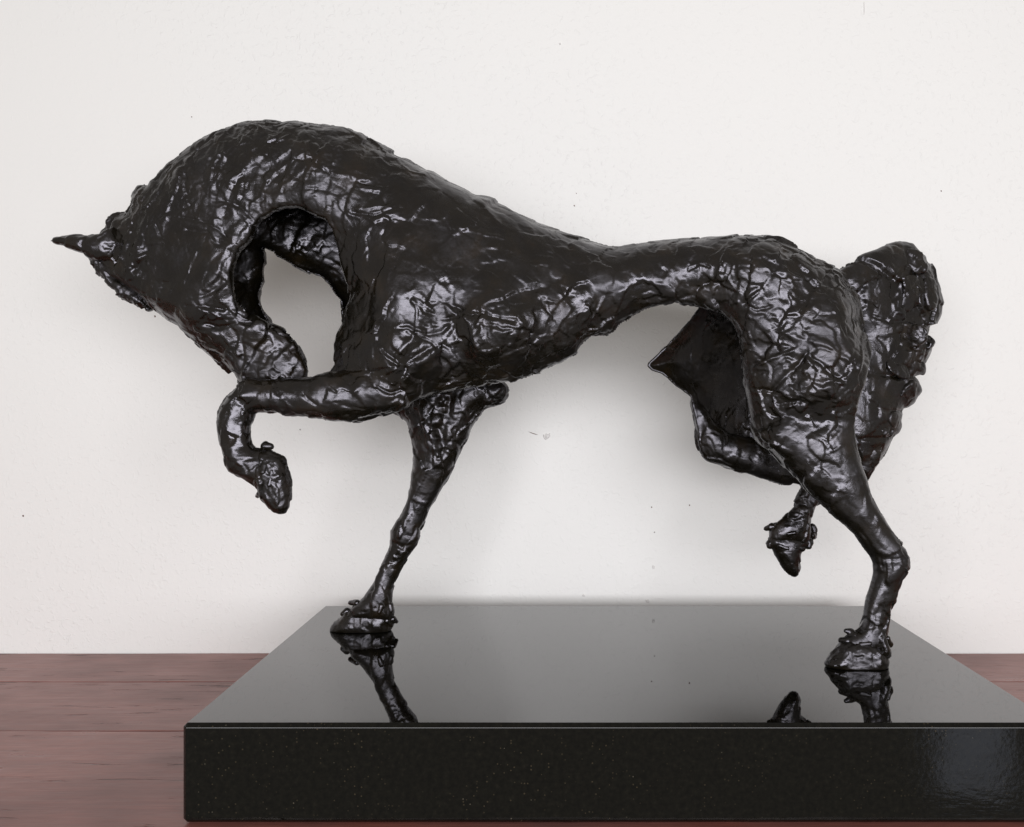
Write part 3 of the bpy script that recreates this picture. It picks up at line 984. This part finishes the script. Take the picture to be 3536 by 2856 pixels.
STROKES_LOW = [('E', [(1310, 720), (1400, 725), (1500, 685)], 4, -.0020), ('E', [(1330, 740), (1350, 800), (1330, 880)], 5, .0016), ('E', [(1280, 680), (1300, 770)], 5, -.0012),
               ('E', [(1240, 1130), (1215, 1250), (1190, 1320)], 7, -.0014), ('E', [(1100, 490), (1200, 600), (1230, 700)], 6, -.0012), ('D', [(600, 195), (680, 260)], 5, -.0016), ('D', [(840, 260), (1000, 300)], 9, -.0016),
               ('D', [(100, 560), (200, 600), (300, 580)], 5, -.0012), ('D', [(230, 610), (270, 660)], 4, -.0012)]

# ------------------------------------------------------------------ bronze horse: build
horse = bpy.data.objects.new('horse_sculpture', None)
horse.location = (0, M, 0)
horse.empty_display_size = 0.1
horse['label'] = 'dark bronze sculpture of a prancing horse with bowed head and one foreleg raised'
horse['category'] = 'sculpture'
col.objects.link(horse)

body_grid = Grid((-0.470, 0.695, -0.004), (0.352, 0.925, 0.500), VOX)
shell_pieces(body_grid)
inflate(body_grid, NEAR_HIND, 0.755, 0.95, 0.0185, 0.006)
inflate(body_grid, NEAR_FORE, 0.750, 0.95, 0.022, 0.008)
inflate(body_grid, FAR_FORE, 0.868, 0.9, 0.020, 0.006)


def far_thigh_shell(G):
    xz = W(FAR_THIGH)
    sl = G.window(xz, 0.83, 0.90)
    X, Z = G.coords2(sl)
    d = poly_sd(xz, X, Z)
    Y = G.ax[1][sl[1]][None, :, None]
    ym = 0.872 - 0.016 * np.exp(-np.maximum(d, 0) / 0.012)
    top = np.clip((Z - px(2500, 1050, 0.862)[2]) / 0.05, 0, 1)
    ym = ym - 0.045 * top * top
    x0 = px(2270, 1260, 0.862)[0]
    ym = ym + np.clip(0.30 * (X - x0 - 0.02), -0.004, 0.034)
    a = np.abs(Y - ym[:, None, :]) - 0.004
    b = -d[:, None, :] + 0 * a
    r = 0.003
    g = np.minimum(np.maximum(a + r, b + r), 0) + np.sqrt(np.maximum(a + r, 0) ** 2 + np.maximum(b + r, 0) ** 2) - r
    G.union(sl, normalise(g.astype(np.float32), G.vox), 0.005)


far_thigh_shell(body_grid)
inflate(body_grid, FAR_GASKIN, 0.864, 0.8, 0.018, 0.006)
kx, ky, kz = px(*[CROP['D'][i] + (1762, 182)[i] / CROP['D'][2] for i in (0, 1)], 0.866)
capsule(body_grid, (kx - 0.026, ky + 0.003, kz - 0.004), (kx + 0.001, ky, kz + 0.001), 0.0150, 0.0100, 0.007)
inflate(body_grid, FAR_CANNON, 0.862, 0.95, 0.016, 0.004)

AMPS = [(500, 750, 1.25), (700, 650, 1.3), (900, 600, 1.3), (1100, 650, 1.2), (1250, 600, 1.2), (650, 950, 1.1), (800, 1050, 1.1), (900, 1250, 1.1), (1000, 800, 1.2),
        (1300, 900, .5), (1500, 850, .45), (1250, 1150, .5), (1480, 1100, 1.0), (1450, 1250, 1.0), (1650, 1200, 1.6), (1850, 1150, 1.5), (2050, 1110, 1.4), (1700, 950, .5), (1900, 850, .5), (2050, 950, .5),
        (2250, 950, .7), (2450, 900, .75), (2550, 950, 1.0), (2700, 1050, 1.0), (2850, 1200, 1.0), (2800, 1400, .95), (2700, 1250, .9), (2900, 1600, .8), (3000, 1850, .8), (3100, 2000, .9), (3020, 2200, 1.0),
        (1100, 1370, .8), (850, 1380, .8), (790, 1550, .8), (1350, 1600, 1.0), (1450, 1450, 1.0), (1400, 1850, 1.0), (1330, 2050, .9), (2300, 1300, .25), (2420, 1200, .2), (2480, 1400, .2), (2450, 1580, .6), (2750, 1750, .9)]

body = finish('body', body_grid, None, AMPS, 3, stroke=[(STROKES + STROKES_LOW, 0.6, 0.80), (STROKES_BACK, 0.83, 0.93)], sp=(0.032, 0.015), neck=True)
del body_grid


def sub_grid(polys, ylo, yhi, vox):
    xz = np.concatenate([W(p) for p in polys])
    return Grid((xz[:, 0].min() - .012, ylo, max(xz[:, 1].min() - .012, -0.004)), (xz[:, 0].max() + .012, yhi, xz[:, 1].max() + .012), vox)


parts = [body]


def tail_plane(X, Z):
    y = 0.835 + 0 * X
    for _ in range(4):
        y = 0.812 + 0.050 * (CU + F * X / y - 2830) / 430
    return y


G = sub_grid([TAIL], 0.785, 0.895, 0.0014)
inflate(G, TAIL, 0.835, 0.7, 0.017, 0.003, ycf=tail_plane)
tail = finish('tail', G, None, [(3000, 1000, 1.1), (3100, 1300, 1.4), (3050, 1500, 1.4)], 21, (0.038, 0.019), 
              stroke=[([('C', [(1420, 540), (1520, 572), (1650, 575)], 6, -.0036), ('C', [(1480, 660), (1620, 600), (1740, 610)], 8, .003), ('C', [(1400, 880), (1560, 900), (1690, 900)], 7, -.0036),
                      ('C', [(1480, 1100), (1590, 1110)], 6, -.0034), ('C', [(1330, 1280), (1500, 1270)], 6, -.003), ('C', [(1540, 310), (1590, 250), (1680, 270), (1740, 340)], 5, -.003)], 0.7, 0.87)])
parts.append(tail)
G = sub_grid([EAR], 0.765, 0.82, 0.0011)
inflate(G, EAR, 0.793, 0.9, 0.014, 0.002)
parts.append(finish('ear', G, None, [(300, 840, 0.6)], 31, (0.018, 0.009)))
G = sub_grid([FORELOCK], 0.78, 0.83, 0.0011)
inflate(G, FORELOCK, 0.803, 1.6, 0.016, 0.002)
parts.append(finish('forelock', G, None, [(400, 950, 1.6)], 33, (0.012, 0.006)))

for i, (poly, yc, k, tm, gr) in enumerate(((NEAR_HIND_HOOF, 0.752, 0.95, 0.021, 0.0002), (NEAR_FORE_HOOF, 0.748, 0.9, 0.019, None),
                                           (FAR_FORE_HOOF, 0.876, 0.95, 0.021, 0.0002), (FAR_HIND_HOOF, 0.862, 0.9, 0.018, None))):
    G = sub_grid([poly], yc - 0.035, yc + 0.035, 0.0011)
    inflate(G, poly, yc, k, tm, 0.002, ground=gr)
    parts.append(finish('hoof', G, None, [(1000, 1000, 1.25)], 41 + i, (0.012, 0.006), keep_ground=gr is not None))

# rolled pellets of clay round each fetlock
PELLETS = {
    'near_hind': (0.735, 'E', [((1085, 1262), (1020, 1255), 10), ((1060, 1335), (985, 1325), 14), ((1110, 1300), (1060, 1275), 12), ((1330, 1290), (1345, 1340), 8), ((1345, 1355), (1352, 1350), 13),
                               ((1100, 1360), (1200, 1350), 12), ((1310, 1480), (1325, 1520), 11), ]),
    'near_fore': (0.741, 'D', [((350, 512), (410, 508), 13), ((375, 502), (400, 500), 11), ((345, 780), (330, 805), 8), ((350, 790), (352, 815), 7), ((330, 600), (345, 720), 14), ((390, 560), (360, 660), 10), ((430, 600), (400, 740), 9), ((350, 700), (350, 770), 8)]),
    'far_fore': (0.862, 'D', [((950, 1445), (885, 1444), 10), ((880, 1485), (840, 1510), 11), ((1130, 1530), (1160, 1556), 9), ((1090, 1530), (1130, 1580), 9), ((1050, 1540), (1070, 1590), 8),
                             ((1120, 1440), (1130, 1490), 11), ((900, 1530), (860, 1540), 9), ((1080, 1440), (1060, 1500), 10)]),
    'far_hind': (0.850, 'E', [((500, 465), (425, 490), 11), ((455, 590), (450, 620), 12), ((765, 465), (785, 490), 10), ((785, 495), (788, 525), 8), ((760, 535), (785, 550), 9), ((745, 580), (745, 620), 14), ((560, 540), (640, 520), 11),
                              ((500, 600), (580, 640), 10), ((600, 620), (700, 640), 11), ((700, 540), (740, 520), 10)])}
leg_v, leg_f = [], []
for o in parts:
    if o.name.split('.')[0] in ('body', 'hoof'):
        n0 = len(leg_v)
        leg_v += [v.co[:] for v in o.data.vertices]
        leg_f += [tuple(k + n0 for k in p.vertices) for p in o.data.polygons if o.data.vertices[p.vertices[0]].co.z < 0.21]
leg_bvh = BVHTree.FromPolygons(leg_v, leg_f)
eye = Vector((0, 0, HC))
YC = {'near_hind': 0.754, 'near_fore': 0.749, 'far_fore': 0.873, 'far_hind': 0.862}
for i, (key, (y, crop, lst)) in enumerate(PELLETS.items()):
    ox, oy, s = CROP[crop]
    yc = YC[key]
    pts = [(ox + a / s, oy + b / s, yc) for A, B, _ in lst for a, b in (A, B)]
    G = sub_grid([pts], yc - 0.035, yc + 0.02, 0.0010)
    for A, B, r in lst:
        ends = []
        for a, b in (A, B):
            U, V = ox + a / s, oy + b / s
            d = (Vector(px(U, V, 1.0)) - eye).normalized()
            hit = leg_bvh.ray_cast(eye, d)[0]
            ends.append((U, V, min(hit.y, yc + 0.01) if hit is not None and abs(hit.y - yc) < 0.04 else yc))
        ends[0] = tuple(0.62 * p + 0.38 * q for p, q in zip(*ends))
        rr = r * (2.0 if crop == 'E' else 1.7) / s / F * yc
        a = px(ends[0][0], ends[0][1], ends[0][2] + rr * 0.7)
        b = px(ends[1][0], ends[1][1], ends[1][2] + rr * 0.25)
        capsule(G, a, b, rr * 1.25, rr * 0.85, 0.003)
    parts.append(finish('fetlock_tuft', G, None, [(1000, 1000, .7)], 61 + i, (0.009, 0.005), it=4))

# flat pats pressed on the tail
tail_bvh = BVHTree.FromPolygons([v.co[:] for v in tail.data.vertices], [p.vertices[:] for p in tail.data.polygons])
PATS = [(1640, 400, 88, 116, 15, -12), (1655, 210, 80, 70, 14, 25), (1765, 400, 52, 95, 12, 5), (1640, 665, 95, 70, 11, -18), (1700, 770, 55, 80, 10, 10), (1630, 1000, 75, 68, 12, -30),
        (1545, 1160, 62, 52, 11, 20), (1500, 1240, 70, 42, 9, 5), (1560, 840, 90, 60, 9, 30), (1470, 400, 70, 120, 8, 20), (1730, 690, 40, 50, 10, 0), (1420, 1400, 50, 70, 9, 15)]
pats = []
for i, (u, v, ru, rv, thick, rot) in enumerate(PATS):
    ox, oy, s = CROP['C']
    U, V = ox + u / s, oy + v / s
    d = Vector(px(U, V, 1.0)) - Vector((0, 0, HC))
    hit, nrm, _, _ = tail_bvh.ray_cast(Vector((0, 0, HC)), d.normalized())
    if hit is None:
        continue
    y = hit.y
    a, b = ru / s / F * y, rv / s / F * y
    G = Grid((-a * 1.8, -0.012, -b * 1.8), (a * 1.8, 0.012, b * 1.8), 0.0010)
    X, Y, Z = np.meshgrid(*G.ax, indexing='ij')
    p = np.stack([X.ravel(), Y.ravel(), Z.ravel()], 1)
    nz = vnoise(p * np.array([1, 0.2, 1]), 60, 80 + i).reshape(X.shape)
    nz2 = vnoise(p * np.array([1, 0.2, 1]), 160, 180 + i).reshape(X.shape)
    rad = ((np.abs(X) / a) ** 2.2 + (np.abs(Z) / b) ** 2.2) ** (1 / 2.2) * (1 + 0.30 * nz + 0.12 * nz2)
    th = thick * 0.00022
    g = np.sqrt(np.maximum(rad - 0.82, 0) ** 2 * (a * a) + np.maximum(np.abs(Y + 0.004 * (rad ** 2) * (-0.5)) - th * 0.55, 0) ** 2) - th * 0.45
    G.f = g.astype(np.float32)
    o = finish('clay_pat', G, None, [(1000, 1000, 1.0)], 90 + i, (0.012, 0.006), it=4)
    ez = -nrm if nrm.y > 0 else nrm
    zz = Vector((math.sin(math.radians(rot)), 0, math.cos(math.radians(rot))))
    yy = (-ez).normalized()
    xx = zz.cross(yy).normalized() * -1
    xx = yy.cross(zz).normalized()
    zz = xx.cross(yy).normalized()
    me = o.data
    for vt in me.vertices:
        c = vt.co
        vt.co = hit + xx * c.x + yy * c.y + zz * c.z + ez * (-0.0004)
    me.update()
    pats.append(o)

inv = horse.matrix_world.inverted()
from mathutils import Matrix
inv = Matrix.Translation(-Vector(horse.location))
for o in parts:
    o.parent = horse
    o.matrix_parent_inverse = inv
for o in pats:
    o.parent = tail
